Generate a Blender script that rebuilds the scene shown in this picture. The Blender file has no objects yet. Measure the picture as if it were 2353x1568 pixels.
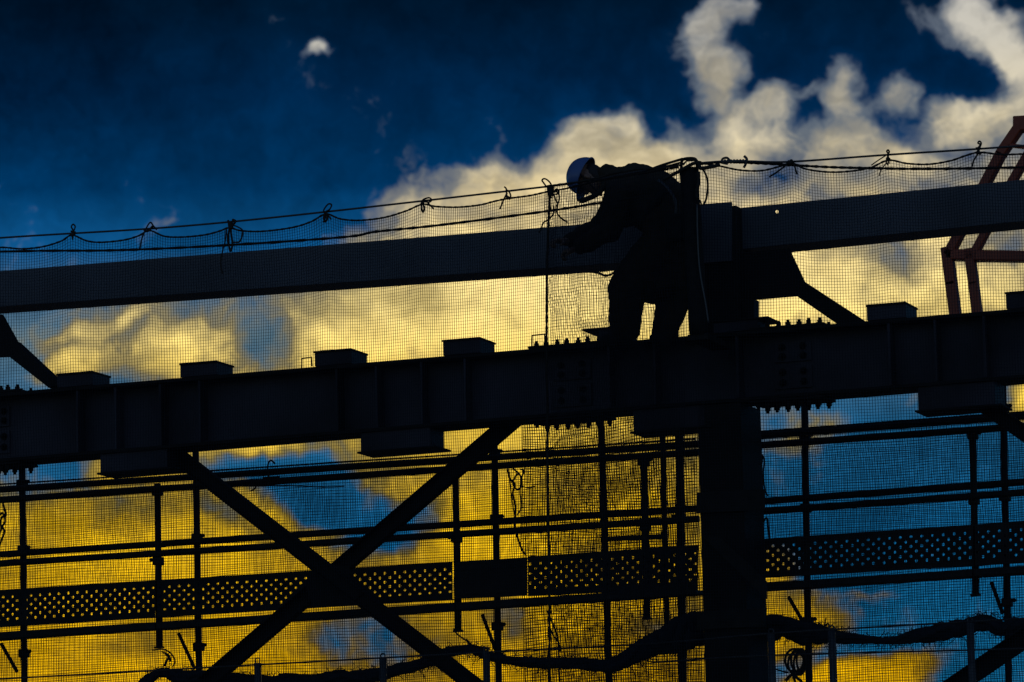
import bpy, bmesh, math, random
import numpy as np
from mathutils import Vector, Matrix, noise

random.seed(7)
rng = np.random.default_rng(7)
S = bpy.context.scene
COL = S.collection

# ------------------------------------------------------------------ camera
W_, H_ = 2353.0, 1568.0            # photo measured at this size
DIST, FPX = 30.0, 10085.0
YAW, PITCH, ROLL = math.radians(20.5), math.radians(8.7), math.radians(1.3)
F0 = Vector((-math.sin(YAW) * math.cos(PITCH), math.cos(YAW) * math.cos(PITCH), math.sin(PITCH)))
R0 = Vector((math.cos(YAW), math.sin(YAW), 0))
U0 = R0.cross(F0)
CR = R0 * math.cos(ROLL) - U0 * math.sin(ROLL)
CU = R0 * math.sin(ROLL) + U0 * math.cos(ROLL)
ZC = 1.6 + DIST * math.sin(PITCH)          # height of the middle of the view on the beam plane
CAM = Vector((0, 0, ZC)) - F0 * DIST
cd = bpy.data.cameras.new('camera')
cam = bpy.data.objects.new('camera', cd)
COL.objects.link(cam)
cd.sensor_width = 36.0
cd.lens = 36.0 * FPX / W_
cd.clip_start, cd.clip_end = 0.1, 20000
m = Matrix((CR, CU, -F0)).transposed().to_4x4()
m.translation = CAM
cam.matrix_world = m
cd.dof.use_dof = True
cd.dof.focus_distance = 29.6
cd.dof.aperture_fstop = 6.3
S.camera = cam

def ray(x, y):
    return (F0 * FPX + CR * (x - W_ / 2) - CU * (y - H_ / 2)).normalized()

def P(x, y, Y=0.0):
    """point of the plane Y=const seen at photo position x, y"""
    d = ray(x, y)
    return CAM + d * ((Y - CAM.y) / d.y)

# ------------------------------------------------------------------ light
S.view_settings.view_transform = 'Standard'
S.view_settings.look = 'None'
S.view_settings.exposure = 0.0
S.view_settings.gamma = 1.0
SUN_EL, SUN_AZ = math.radians(5.0), math.radians(-14.0)     # behind the cloud, beyond the frame
sd = bpy.data.lights.new('sun', 'SUN')
sd.energy = 0.25
sd.angle = math.radians(12)
sd.color = (1.0, 0.75, 0.45)
sun = bpy.data.objects.new('sun', sd)
COL.objects.link(sun)
sdir = Vector((math.sin(SUN_AZ) * math.cos(SUN_EL), math.cos(SUN_AZ) * math.cos(SUN_EL), math.sin(SUN_EL)))
sun.rotation_euler = sdir.to_track_quat('Z', 'Y').to_euler()

# ------------------------------------------------------------------ sky
def srgb(r, g, b):
    f = lambda c: c / 12.92 if c <= 0.04045 else ((c + 0.055) / 1.055) ** 2.4
    return (f(r / 255), f(g / 255), f(b / 255), 1.0)

def azel(x, y):
    d = ray(x, y)
    return math.degrees(math.atan2(d.x, d.y)), math.degrees(math.asin(d.z))

DEG = math.degrees(1 / FPX)       # one measured pixel in degrees

def build_sky():
    w = bpy.data.worlds.new('World')
    S.world = w
    w.use_nodes = True
    nt = w.node_tree
    N, L = nt.nodes, nt.links
    N.clear()
    def node(t, **k):
        n = N.new(t)
        for a, b in k.items():
            setattr(n, a, b)
        return n
    def math_(op, a, b=None, c=None, clamp=False):
        n = node('ShaderNodeMath', operation=op, use_clamp=clamp)
        for i, v in enumerate((a, b, c)):
            if v is None: continue
            if isinstance(v, (int, float)): n.inputs[i].default_value = v
            else: L.new(v, n.inputs[i])
        return n.outputs[0]
    def vmath(op, a, b):
        n = node('ShaderNodeVectorMath', operation=op)
        for i, v in enumerate((a, b)):
            if isinstance(v, tuple): n.inputs[i].default_value = v
            else: L.new(v, n.inputs[i])
        return n.outputs[0]
    def maprange(v, a, b, c, d, smooth=True):
        n = node('ShaderNodeMapRange', interpolation_type='SMOOTHSTEP' if smooth else 'LINEAR')
        L.new(v, n.inputs[0])
        for i, q in enumerate((a, b, c, d)): n.inputs[i + 1].default_value = q
        return n.outputs[0]
    def ramp(v, stops):
        n = node('ShaderNodeValToRGB')
        e = n.color_ramp.elements
        while len(e) < len(stops): e.new(0.5)
        for el, (p, c) in zip(e, stops):
            el.position = p
            el.color = c
        L.new(v, n.inputs[0])
        return n.outputs[0]
    def mix(f, a, b):
        n = node('ShaderNodeMix', data_type='RGBA')
        if isinstance(f, (int, float)): n.inputs['Factor'].default_value = f
        else: L.new(f, n.inputs['Factor'])
        for k, v in ((6, a), (7, b)):
            if isinstance(v, tuple): n.inputs[k].default_value = v
            else: L.new(v, n.inputs[k])
        return n.outputs[2]
    tc = node('ShaderNodeTexCoord')
    sx = node('ShaderNodeSeparateXYZ')
    L.new(tc.outputs['Generated'], sx.inputs[0])
    az = math_('MULTIPLY', math_('ARCTAN2', sx.outputs[0], sx.outputs[1]), 57.29578)
    el = math_('MULTIPLY', math_('ARCSINE', sx.outputs[2]), 57.29578)
    cx = node('ShaderNodeCombineXYZ')
    L.new(az, cx.inputs[0]); L.new(el, cx.inputs[1])
    co = cx.outputs[0]
    def fbm(vec, scale, detail, rough=0.55, off=(0, 0, 0)):
        n = node('ShaderNodeTexNoise')
        n.inputs['Scale'].default_value = scale
        n.inputs['Detail'].default_value = detail
        n.inputs['Roughness'].default_value = rough
        L.new(vmath('ADD', vec, off), n.inputs['Vector'])
        return n
    # billows: bend the sky coordinates with two sizes of noise
    n1 = fbm(co, 0.9, 3)
    n2 = fbm(co, 2.6, 3, off=(31, 7, 3))
    w1 = vmath('MULTIPLY', vmath('SUBTRACT', n1.outputs['Color'], (0.5, 0.5, 0.5)), (0.55, 0.5, 0))
    w2 = vmath('MULTIPLY', vmath('SUBTRACT', n2.outputs['Color'], (0.5, 0.5, 0.5)), (0.34, 0.34, 0))
    cw = vmath('ADD', vmath('ADD', co, w1), w2)
    # cloud masses: place, radii, lean (degrees, + turns the long axis up on the right), value, strength
    val = None
    for (x, y, rx, ry, lean, v, s) in CLOUDS:
        a, e = azel(x, y)
        mp = node('ShaderNodeMapping', vector_type='TEXTURE')
        mp.inputs['Location'].default_value = (a, e, 0)
        mp.inputs['Rotation'].default_value = (0, 0, math.radians(lean))
        mp.inputs['Scale'].default_value = (rx * DEG, ry * DEG, 1)
        if val is None: L.new(cw, mp.inputs[0])
        else:   # a vanishing share of the last value keeps the masses evaluated one after another
            ch = node('ShaderNodeVectorMath', operation='MULTIPLY_ADD')
            L.new(val, ch.inputs[0])
            ch.inputs[1].default_value = (1e-6, 1e-6, 0)
            L.new(cw, ch.inputs[2])
            L.new(ch.outputs[0], mp.inputs[0])
        ln = node('ShaderNodeVectorMath', operation='LENGTH')
        L.new(mp.outputs[0], ln.inputs[0])
        f = maprange(ln.outputs['Value'], 0.25, 1.25, s, 0.0)
        mx = node('ShaderNodeMix', data_type='FLOAT')
        L.new(f, mx.inputs[0])
        if val is None: mx.inputs[2].default_value = -0.15
        else: L.new(val, mx.inputs[2])
        mx.inputs[3].default_value = v
        val = mx.outputs[0]
    n3 = fbm(cw, 1.5, 6, 0.6, off=(3, 50, 9))
    n6 = fbm(cw, 4.2, 4, 0.6, off=(9, 22, 70))
    tex = math_('ADD', math_('SUBTRACT', n3.outputs['Fac'], 0.5), math_('MULTIPLY', math_('SUBTRACT', n6.outputs['Fac'], 0.5), 0.5))
    val = math_('ADD', val, math_('MULTIPLY', tex, 1.2))
    lit = maprange(val, -0.05, 1.05, 0.0, 1.0, False)
    dim = maprange(val, -1.1, 0.15, 0.0, 1.0, False)
    # colours by height above the horizon
    e0, e1 = azel(W_ / 2, H_)[1], azel(W_ / 2, 0)[1]
    t = maprange(el, e0, e1, 0.0, 1.0, False)
    q = lambda y: 1 - y / H_
    litc = ramp(t, [(0.0, (1.0, 0.53, 0.002, 1)), (q(1150), (1.15, 0.68, 0.012, 1)), (q(900), (1.2, 0.82, 0.12, 1)),
                    (q(700), (1.2, 0.92, 0.33, 1)), (q(480), (1.05, 0.82, 0.40, 1)), (q(330), srgb(220, 206, 172)), (q(120), srgb(192, 187, 174)), (1.0, srgb(186, 183, 175))])
    drk = ramp(t, [(0.0, srgb(18, 104, 150)), (q(1250), srgb(18, 98, 148)), (q(1000), srgb(30, 100, 146)), (q(760), srgb(84, 114, 132)),
                   (q(560), srgb(14, 84, 138)), (q(420), srgb(0, 56, 102)), (q(200), srgb(0, 40, 78)), (1.0, srgb(0, 27, 52))])
    n4 = fbm(co, 0.55, 3, off=(80, 2, 1))
    shade = math_('MULTIPLY', maprange(n4.outputs['Fac'], 0.25, 0.75, 0.72, 1.25), maprange(dim, 0, 1, 0.2, 1.0, False))
    sc = node('ShaderNodeVectorMath', operation='SCALE')
    L.new(drk, sc.inputs[0]); L.new(shade, sc.inputs['Scale'])
    # folds in the sunlit cloud
    n5 = fbm(vmath('MULTIPLY', cw, (0.75, 1.7, 1)), 0.9, 6, 0.62, off=(12, 90, 4))
    fold_ = maprange(n5.outputs['Fac'], 0.30, 0.66, 0.52, 1.14)
    sl = node('ShaderNodeVectorMath', operation='SCALE')
    L.new(litc, sl.inputs[0]); L.new(fold_, sl.inputs['Scale'])
    midc = ramp(t, [(0.0, (0.22, 0.13, 0.010, 1)), (q(1150), (0.20, 0.15, 0.035, 1)), (q(900), (0.26, 0.20, 0.07, 1)), (q(700), (0.27, 0.23, 0.13, 1)),
                    (q(480), (0.24, 0.23, 0.20, 1)), (q(300), (0.12, 0.15, 0.19, 1)), (1.0, (0.10, 0.125, 0.17, 1))])
    cloud = mix(maprange(lit, 0.42, 0.95, 0.0, 1.0, False), mix(maprange(lit, 0.05, 0.48, 0.0, 1.0), sc.outputs[0], midc), sl.outputs[0])
    # the rest of the dusk sky, away from the sunset bank
    sky = node('ShaderNodeTexSky', sky_type='NISHITA')
    sky.sun_disc = False
    sky.sun_elevation = SUN_EL
    sky.sun_rotation = SUN_AZ
    sky.altitude = 0
    hs = node('ShaderNodeMix', data_type='RGBA', blend_type='MULTIPLY')
    hs.inputs['Factor'].default_value = 1.0
    L.new(sky.outputs[0], hs.inputs[6])
    hs.inputs[7].default_value = (0.060, 0.078, 0.125, 1)
    ctr = azel(W_ / 2, H_ / 2)
    dv = vmath('SUBTRACT', co, (ctr[0], ctr[1], 0))
    ln = node('ShaderNodeVectorMath', operation='LENGTH')
    L.new(dv, ln.inputs[0])
    rest = maprange(ln.outputs['Value'], 40.0, 100.0, 0.0, 1.0)
    out = mix(rest, cloud, hs.outputs[2])
    bg = node('ShaderNodeBackground')
    L.new(out, bg.inputs[0])
    bg.inputs[1].default_value = 1.0
    wo = node('ShaderNodeOutputWorld')
    L.new(bg.outputs[0], wo.inputs[0])

# x, y, rx, ry, lean, value, strength   (value 1 = sunlit, 0 = blue, -1 = dark navy)
CLOUDS = [
    # general masses
    (600, 250, 900, 420, 0, -0.22, 1),
    (60, 60, 480, 330, 20, -0.55, 0.9),
    (1250, 60, 360, 200, -20, -0.5, 0.9),
    (250, 600, 600, 160, 0, 0.0, 0.8),
    (1900, 600, 1100, 330, 0, 0.88, 1),
    (1150, 640, 480, 220, 8, 1.0, 1),
    (1160, 440, 290, 86, 4, 0.95, 1),
    (1450, 380, 210, 90, 0, 0.95, 1),
    (1060, 860, 700, 260, 0, 1.1, 1),
    (1300, 1250, 520, 520, 0, 1.0, 1),
    (300, 1390, 900, 420, 0, 1.0, 1),
    (2200, 1180, 520, 300, 0, -0.18, 1),
    # small bright breaks in the dark bank
    (740, 122, 40, 28, 0, 1.3, 1.0),
    (664, 72, 44, 64, 30, 0.0, 0.4),
    (800, 225, 220, 70, -48, -0.10, 0.4),
    (320, 440, 130, 64, -40, 0.0, 0.35),
    (900, 330, 330, 70, -38, 0.0, 0.7),
    # upper right
    (1850, 130, 600, 215, 0, -0.22, 1),
    (1620, 60, 66, 100, -35, 0.85, 0.95),
    (1690, 22, 80, 50, 0, 0.8, 0.95),
    (1735, 95, 90, 60, 20, 0.05, 0.9),
    (1570, 122, 90, 20, 0, 0.2, 0.6),
    (1632, 160, 92, 66, 0, 1.0, 1),
    (1652, 222, 52, 50, 0, 0.95, 0.9),
    (1500, 205, 110, 110, 30, -0.2, 0.9),
    (1350, 320, 110, 84, 0, 0.95, 1),
    (1425, 290, 70, 70, 0, 0.95, 1),
    (1470, 365, 150, 60, 0, 1.0, 1),
    (1548, 290, 60, 54, -40, 0.42, 0.8),
    (1500, 300, 44, 44, 0, -0.05, 0.7),
    (1720, 305, 150, 84, 10, 0.92, 0.95),
    (1768, 240, 76, 60, 20, 0.8, 0.9),
    (1867, 212, 60, 40, 20, 0.4, 0.8),
    (1880, 265, 62, 46, 0, -0.1, 0.85),
    (1955, 235, 54, 120, 5, 0.85, 0.95),
    (1990, 335, 170, 66, -15, 0.95, 0.95),
    (2050, 262, 170, 90, 0, 0.34, 0.7),
    (2077, 222, 52, 48, 0, 0.72, 0.85),
    (2178, 235, 54, 54, 0, 0.5, 0.85),
    (2100, 310, 100, 54, -30, 0.02, 0.9),
    (2260, 275, 160, 76, 15, 0.95, 1),
    (2180, 50, 150, 54, -20, 0.38, 0.8),
    (2240, 20, 80, 60, -30, 0.85, 0.95),
    (2310, 110, 130, 76, -60, 1.05, 1),
    (2210, 165, 110, 60, -25, -0.32, 0.9),
    # through the upper net
    (1750, 425, 120, 50, 10, 0.1, 0.85),
    (1900, 455, 60, 28, 0, 0.3, 0.7),
    (2130, 440, 130, 36, -8, 0.36, 0.8),
    (2060, 575, 120, 56, -20, 0.25, 0.8),
    (2290, 560, 120, 54, 15, 0.15, 0.8),
    (1980, 690, 330, 60, 0, 1.0, 0.8),
    # under the upper beam on the left
    (30, 800, 160, 190, 0, 0.0, 1),
    (380, 780, 330, 130, 0, 0.55, 0.9),
    (230, 745, 150, 30, 20, 0.8, 0.8),
    (170, 840, 130, 50, 25, 0.85, 0.9),
    (470, 720, 170, 44, -8, 0.25, 0.8),
    (600, 770, 70, 120, 40, 0.16, 0.85),
    (420, 800, 130, 70, 15, 0.95, 0.8),
    # under the lower beam
    (220, 1150, 330, 34, -4, 0.55, 0.8),
    (1330, 1130, 190, 60, 10, 0.62, 0.7),
    (1400, 1300, 120, 50, -20, 0.6, 0.7),
    (300, 1480, 200, 40, 8, 0.6, 0.7),
    (80, 1080, 190, 70, 0, 0.1, 0.9),
    (310, 1070, 110, 46, 5, 0.9, 0.8),
    (560, 1020, 160, 34, 0, 0.9, 0.8),
    (640, 1080, 190, 50, -4, -0.3, 0.95),
    (740, 1150, 170, 62, -12, -0.4, 0.9),
    (890, 1225, 150, 66, 20, -0.35, 0.9),
    (520, 1175, 130, 40, -25, 0.3, 0.7),
    (830, 1475, 180, 80, 0, 0.1, 0.85),
    (1180, 1430, 66, 70, 0, 0.3, 0.8),
    (1350, 1570, 380, 130, 0, 1.15, 1),
    (560, 1570, 280, 100, 0, 1.15, 1),
    (1490, 1430, 90, 46, 0, 0.2, 0.8),
    (1880, 985, 140, 50, 10, 0.36, 0.8),
    (2350, 920, 60, 70, 0, 1.1, 1),
    (1720, 1310, 150, 76, 0, 0.9, 0.9),
    (1780, 1440, 200, 120, 0, 1.0, 0.95),
    (2010, 1370, 90, 32, 0, 0.55, 0.8),
    (2120, 1430, 190, 66, -10, 0.0, 0.95),
    (1960, 1566, 230, 56, 10, 1.25, 1),
    (2280, 1520, 150, 90, 0, -0.05, 0.9),
]
build_sky()

# ------------------------------------------------------------------ materials
def material(name, col, rough=0.6, metal=0.0, var=0.25, scale=6.0, bump=0.0, bscale=60.0, spec=0.5):
    mt = bpy.data.materials.new(name)
    mt.use_nodes = True
    nt = mt.node_tree
    b = nt.nodes['Principled BSDF']
    b.inputs['Roughness'].default_value = rough
    b.inputs['Metallic'].default_value = metal
    b.inputs['Specular IOR Level'].default_value = spec
    tc = nt.nodes.new('ShaderNodeTexCoord')
    nz = nt.nodes.new('ShaderNodeTexNoise')
    nz.inputs['Scale'].default_value = scale
    nz.inputs['Detail'].default_value = 5
    nt.links.new(tc.outputs['Object'], nz.inputs['Vector'])
    cr = nt.nodes.new('ShaderNodeValToRGB')
    cr.color_ramp.elements[0].position = 0.3
    cr.color_ramp.elements[1].position = 0.7
    cr.color_ramp.elements[0].color = tuple(c * (1 - var) for c in col) + (1,)
    cr.color_ramp.elements[1].color = tuple(min(1, c * (1 + var)) for c in col) + (1,)
    nt.links.new(nz.outputs['Fac'], cr.inputs[0])
    nt.links.new(cr.outputs[0], b.inputs['Base Color'])
    if bump:
        n2 = nt.nodes.new('ShaderNodeTexNoise')
        n2.inputs['Scale'].default_value = bscale
        n2.inputs['Detail'].default_value = 4
        nt.links.new(tc.outputs['Object'], n2.inputs['Vector'])
        bp = nt.nodes.new('ShaderNodeBump')
        bp.inputs['Strength'].default_value = bump
        bp.inputs['Distance'].default_value = 0.01
        nt.links.new(n2.outputs['Fac'], bp.inputs['Height'])
        nt.links.new(bp.outputs[0], b.inputs['Normal'])
    return mt

M = dict(
    beam=material('painted_steel', (0.062, 0.068, 0.084), 0.55, var=0.3, scale=2.2, bump=0.1),
    webs=material('girder_steel', (0.034, 0.033, 0.046), 0.55, var=0.75, scale=1.3, bump=0.1, spec=0.25),  # broad mottling paints bluish-violet reflections into the colour of the web panels
    beam2=material('dark_steel', (0.013, 0.012, 0.012), 0.6, var=0.4, scale=3.0, bump=0.1, spec=0.12),
    pipe=material('scaffold_steel', (0.022, 0.022, 0.022), 0.55, 0.2, var=0.4, scale=14, spec=0.12),
    zinc=material('galvanised_steel', (0.07, 0.075, 0.08), 0.5, 0.4, var=0.2, scale=20),
    plate=material('deck_steel', (0.022, 0.021, 0.02), 0.6, 0.1, var=0.3, scale=9, spec=0.12),
    net=material('net_thread', (0.018, 0.022, 0.03), 0.8, var=0.2, scale=30, spec=0.12),
    rope=material('rope', (0.03, 0.028, 0.025), 0.85, var=0.3, scale=40, bump=0.4, bscale=220, spec=0.12),
    wire=material('wire_rope', (0.05, 0.05, 0.05), 0.5, 0.4, var=0.3, scale=60),
    jacket=material('jacket_cloth', (0.036, 0.030, 0.022), 0.9, var=0.3, scale=12, bump=0.4, bscale=40, spec=0.12),
    trousers=material('trouser_cloth', (0.036, 0.027, 0.018), 0.9, var=0.3, scale=10, bump=0.4, bscale=30, spec=0.12),
    skin=material('skin', (0.18, 0.10, 0.07), 0.6, var=0.1, scale=20),
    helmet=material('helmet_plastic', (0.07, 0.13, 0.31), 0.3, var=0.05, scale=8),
    black=material('black_rubber', (0.02, 0.02, 0.02), 0.7, var=0.2, scale=20, spec=0.12),
    hair=material('hair', (0.012, 0.01, 0.01), 0.7, var=0.3, scale=60),
    orange=material('orange_paint', (0.26, 0.036, 0.008), 0.5, var=0.25, scale=4, bump=0.1),
    ground=material('ground_soil', (0.16, 0.13, 0.10), 0.95, var=0.4, scale=0.6, bump=0.5, bscale=4),
    reflect=material('reflector_tape', (0.05, 0.055, 0.06), 0.4, 0.3, var=0.1),
)

# ------------------------------------------------------------------ object helpers
def link(name, me, mat, parent=None):
    o = bpy.data.objects.new(name, me)
    if mat is not None:
        me.materials.clear()
        me.materials.append(mat)
    COL.objects.link(o)
    if parent is not None: o.parent = parent
    return o

def tag(o, label=None, cat=None, group=None, kind='thing'):
    if label: o['label'] = label
    if cat: o['category'] = cat
    if group: o['group'] = group
    if kind: o['kind'] = kind
    return o

def empty(name, loc, label, cat, group=None):
    o = bpy.data.objects.new(name, None)
    o.empty_display_size = 0.1
    o.location = loc
    COL.objects.link(o)
    bpy.context.view_layer.update()
    return tag(o, label, cat, group)

class MB:
    """collects shapes in world coordinates, becomes one mesh object"""
    def __init__(self): self.v, self.f, self.smooth = [], [], []
    def add(self, vs, fs, smooth=False):
        b = len(self.v)
        self.v += [tuple(q) for q in vs]
        self.f += [tuple(i + b for i in f) for f in fs]
        self.smooth += [smooth] * len(fs)
        return self
    def prism(self, poly, ext):
        """polygon of points pushed along the vector ext"""
        n = len(poly)
        ext = Vector(ext)
        vs = [Vector(p) for p in poly] + [Vector(p) + ext for p in poly]
        fs = [tuple(range(n)), tuple(range(2 * n - 1, n - 1, -1))]
        fs += [(i, i + n, (i + 1) % n + n, (i + 1) % n) for i in range(n)]
        return self.add(vs, fs)
    def box(self, a, b):
        (x0, y0, z0), (x1, y1, z1) = a, b
        return self.prism([(x0, y0, z0), (x1, y0, z0), (x1, y0, z1), (x0, y0, z1)], (0, y1 - y0, 0))
    def tube(self, pts, r, sides=10, cap=True, twist=None):
        pts = [Vector(p) for p in pts]
        n = len(pts)
        rr = r if isinstance(r, (list, tuple)) else [r] * n
        t0 = (pts[1] - pts[0]).normalized()
        ref = Vector((0, 0, 1)) if abs(t0.z) < 0.9 else Vector((0, 1, 0))
        u = t0.cross(ref).normalized()
        vs, fs = [], []
        for i in range(n):
            t = (pts[min(i + 1, n - 1)] - pts[max(i - 1, 0)])
            t = t.normalized() if t.length > 1e-9 else t0
            u = (u - t * u.dot(t))
            u = u.normalized() if u.length > 1e-6 else t.orthogonal().normalized()
            w = t.cross(u)
            for k in range(sides):
                a = 2 * math.pi * k / sides
                q = rr[i]
                if twist: q *= 1 + twist[0] * math.cos(2 * (a + i * twist[1]))
                vs.append(pts[i] + (u * math.cos(a) + w * math.sin(a)) * q)
        for i in range(n - 1):
            for k in range(sides):
                k2 = (k + 1) % sides
                fs.append((i * sides + k, i * sides + k2, (i + 1) * sides + k2, (i + 1) * sides + k))
        self.add(vs, fs, True)
        if cap:
            b = len(self.v) - len(vs)
            self.f.append(tuple(b + k for k in range(sides - 1, -1, -1)))
            self.f.append(tuple(b + (n - 1) * sides + k for k in range(sides)))
            self.smooth += [False, False]
        return self
    def build(self, name, mat, parent=None, bevel=0.0):
        vs = self.v
        if parent is not None:
            inv = parent.matrix_world.inverted()
            vs = [inv @ Vector(v) for v in vs]
        me = bpy.data.meshes.new(name)
        me.from_pydata([tuple(v) for v in vs], [], self.f)
        bm = bmesh.new()
        bm.from_mesh(me)
        bmesh.ops.recalc_face_normals(bm, faces=bm.faces)
        bm.to_mesh(me)
        bm.free()
        if len(me.polygons) == len(self.smooth):
            me.polygons.foreach_set('use_smooth', self.smooth)
        o = link(name, me, mat, parent)
        if bevel:
            bv = o.modifiers.new('bevel', 'BEVEL')
            bv.width = bevel
            bv.segments = 2
            bv.limit_method = 'ANGLE'
        return o

def spline(pts, n=8):
    pts = [Vector(p) for p in pts]
    if len(pts) < 3:
        return [pts[0].lerp(pts[-1], i / n) for i in range(n + 1)]
    q = [pts[0] * 2 - pts[1]] + pts + [pts[-1] * 2 - pts[-2]]
    out = []
    for i in range(1, len(q) - 2):
        a, b, c, d = q[i - 1:i + 3]
        for k in range(n):
            t = k / n
            out.append(0.5 * ((2 * b) + (c - a) * t + (2 * a - 5 * b + 4 * c - d) * t * t + (3 * b - a - 3 * c + d) * t ** 3))
    out.append(pts[-1])
    return out

def PP(pts, Y): return [P(x, y, Y) for x, y in pts]

def zoom(pts, s, ox, oy):
    return [(x * s + ox, y * s + oy) for x, y in pts]

# ------------------------------------------------------------------ ground
g = MB()
n = 40
for i in range(n):
    for j in range(n):
        pass
gm = bpy.data.meshes.new('ground')
gb = bmesh.new()
bmesh.ops.create_grid(gb, x_segments=60, y_segments=60, size=6000)
for v in gb.verts:
    d = v.co.length
    v.co.z = 0.0 if d < 120 else noise.noise(v.co * 0.002) * 3 - 3
gb.to_mesh(gm); gb.free()
tag(link('ground', gm, M['ground']), kind='structure')

# ------------------------------------------------------------------ lower beam
YB = -0.15           # front edge of the flanges
ybk = 0.15
def lower_beam():
    top = lambda x: 900.0 - 0.0828 * x + 3.0
    bot = lambda x: 1062.0 - 0.0822 * x
    xa, xb = -700, 3000
    root = empty('lower_beam', P(1176, 800, 0), 'deep dark steel girder with bolted splices and vertical stiffeners, below the worker\'s feet', 'beam')
    tf = 8
    flt = MB().prism([P(xa, top(xa), YB), P(xb, top(xb), YB), P(xb, top(xb) + tf, YB), P(xa, top(xa) + tf, YB)], (0, 0.3, 0))
    flt.build('top_flange', M['beam2'], root, 0.003)
    flb = MB().prism([P(xa, bot(xa) - tf, YB), P(xb, bot(xb) - tf, YB), P(xb, bot(xb), YB), P(xa, bot(xa), YB)], (0, 0.3, 0))
    flb.build('bottom_flange', M['beam2'], root, 0.003)
    y = -0.012
    za = lambda x: P(x, top(x), YB).z - 0.026
    zb = lambda x: P(x, bot(x), YB).z + 0.026
    def col(x): return P(x, top(x), YB).x
    web = MB().prism([(col(xa), y, za(xa)), (col(xb), y, za(xb)), (col(xb), y, zb(xb)), (col(xa), y, zb(xa))], (0, 0.024, 0))
    web.build('web', M['webs'], root)
    for x in (175, 262, 365, 455, 770, 862, 965, 1065, 1395, 1500, 1690, 2040, 2145, 2258):
        X = col(x)
        s = MB().box((X - 0.008, YB + 0.012, zb(x) + 0.001), (X + 0.008, y - 0.001, za(x) - 0.001))
        s.build('stiffener', M['webs'], root)
    # splice plates and their bolts
    bolts = MB()
    def hexbolt(mb, c, axis, r=0.019):
        c, axis = Vector(c), Vector(axis).normalized()
        u = axis.orthogonal().normalized(); w = axis.cross(u)
        def ring(q, h, nn): return [c + axis * h + (u * math.cos(2 * math.pi * k / nn) + w * math.sin(2 * math.pi * k / nn)) * q for k in range(nn)]
        for (q, h0, h1, nn) in ((r * 1.35, 0, 0.005, 12), (r, 0.005, 0.027, 6), (r * 0.6, 0.027, 0.043, 10)):
            a, b = ring(q, h0, nn), ring(q, h1, nn)
            mb.add(a + b, [tuple(range(nn)), tuple(range(nn, 2 * nn))] + [(k, (k + 1) % nn, nn + (k + 1) % nn, nn + k) for k in range(nn)])
    pm = MB(); hexbolt(pm, (0, 0, 0), (0, 0, 1))
    proto = pm.build('bolt', M['beam2'], None)
    me = proto.data
    bpy.data.objects.remove(proto)
    inv = root.matrix_world.inverted()
    def bolt(pos, axis):
        o = bpy.data.objects.new('bolt', me)
        COL.objects.link(o)
        o.parent = root
        o.matrix_local = inv @ (Matrix.Translation(pos) @ Vector(axis).to_track_quat('Z', 'Y').to_matrix().to_4x4())
    for (x0, x1) in ((-95, 45), (1212, 1384), (1722, 1892)):
        for (fn, sg) in ((top, 1), (bot, -1)):
            a, b = P(x0, fn(x0) - (1 if sg > 0 else -1), YB), P(x1, fn(x1) - (1 if sg > 0 else -1), YB)
            h = Vector((0, 0, 0.016 * sg))
            mb = MB().prism([a + Vector((0, .004, 0)), b + Vector((0, .004, 0)), b + h + Vector((0, .004, 0)), a + h + Vector((0, .004, 0))], (0, 0.29, 0))
            mb.build('splice_plate', M['beam2'], root, 0.002)
            xs = np.linspace(x0 + 14, x1 - 14, 7)
            for k, x in enumerate(xs):
                p = P(x, fn(x), YB)
                for yy in ((-0.11, 0.10) if k % 2 else (-0.09, 0.12)):
                    bolt((p.x, yy, p.z + 0.0165 * sg), (0, 0, sg))
        xa_, xb_ = x0 + 42, x1 - 42
        for (u0, u1) in ((0.08, 0.44), (0.52, 0.92)):
            A, B = col(xa_), col(xb_)
            xm = (xa_ + xb_) / 2
            zt, zz = za(xm) - 0.02, zb(xm) + 0.02
            mb = MB().box((A, y - 0.014, zt - (zt - zz) * u1), (B, y - 0.0005, zt - (zt - zz) * u0))
            mb.build('web_splice_plate', M['webs'], root, 0.002)
            for ii in (0.22, 0.78):
                for jj in (0.25, 0.72):
                    uu = u0 + (u1 - u0) * jj
                    bolt((A + (B - A) * ii, y - 0.0145, zt - (zt - zz) * uu), (0, -1, 0))
    # stub seats welded on the top and under the beam
    def stub(x0, x1, h, up, lip_l, lip_r, depth=0.28, yf=-0.13, name='beam_seat'):
        fn = top if up else bot
        sg = -1 if up else 1
        e = 0.5 * sg
        a, b = P(x0, fn(x0) + e, yf), P(x1, fn(x1) + e, yf)
        hz = h / 336.0
        up_v = Vector((0, 0, hz if up else -hz))
        off = Vector((0, 0, 0.0015 if up else -0.0015))
        mb = MB().prism([a + off, b + off, b + up_v, a + up_v], (0, depth, 0))
        st = mb.build(name, M['webs'], root, 0.003)
        ll, lr = Vector((lip_l / 315.0, 0, 0)), Vector((lip_r / 315.0, 0, 0))
        th = Vector((0, 0, 0.014 if up else -0.014))
        c, d = a + up_v * 1.002 - ll, b + up_v * 1.002 + lr
        y0 = Vector((0, -0.012, 0))
        pl = MB().prism([c + y0, d + y0, d + y0 + th, c + y0 + th], (0, depth + 0.03, 0))
        p_ = pl.build('seat_plate', M['beam2'], None, 0.003)
        # sub-part: keep world placement while hanging under the seat
        p_.parent = st
        p_.matrix_parent_inverse = root.matrix_world.inverted()
    for (x0, x1, h) in ((131, 213, 29), (414, 498, 29), (723, 808, 31), (1018, 1104, 32), (1992, 2082, 31), (2312, 2405, 33)):
        stub(x0, x1, h, True, 1, 1)
    stub(1376, 1436, 30, True, 36, 2, 0.26)
    stub(1640, 1742, 24, True, 4, 24, 0.26)
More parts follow.
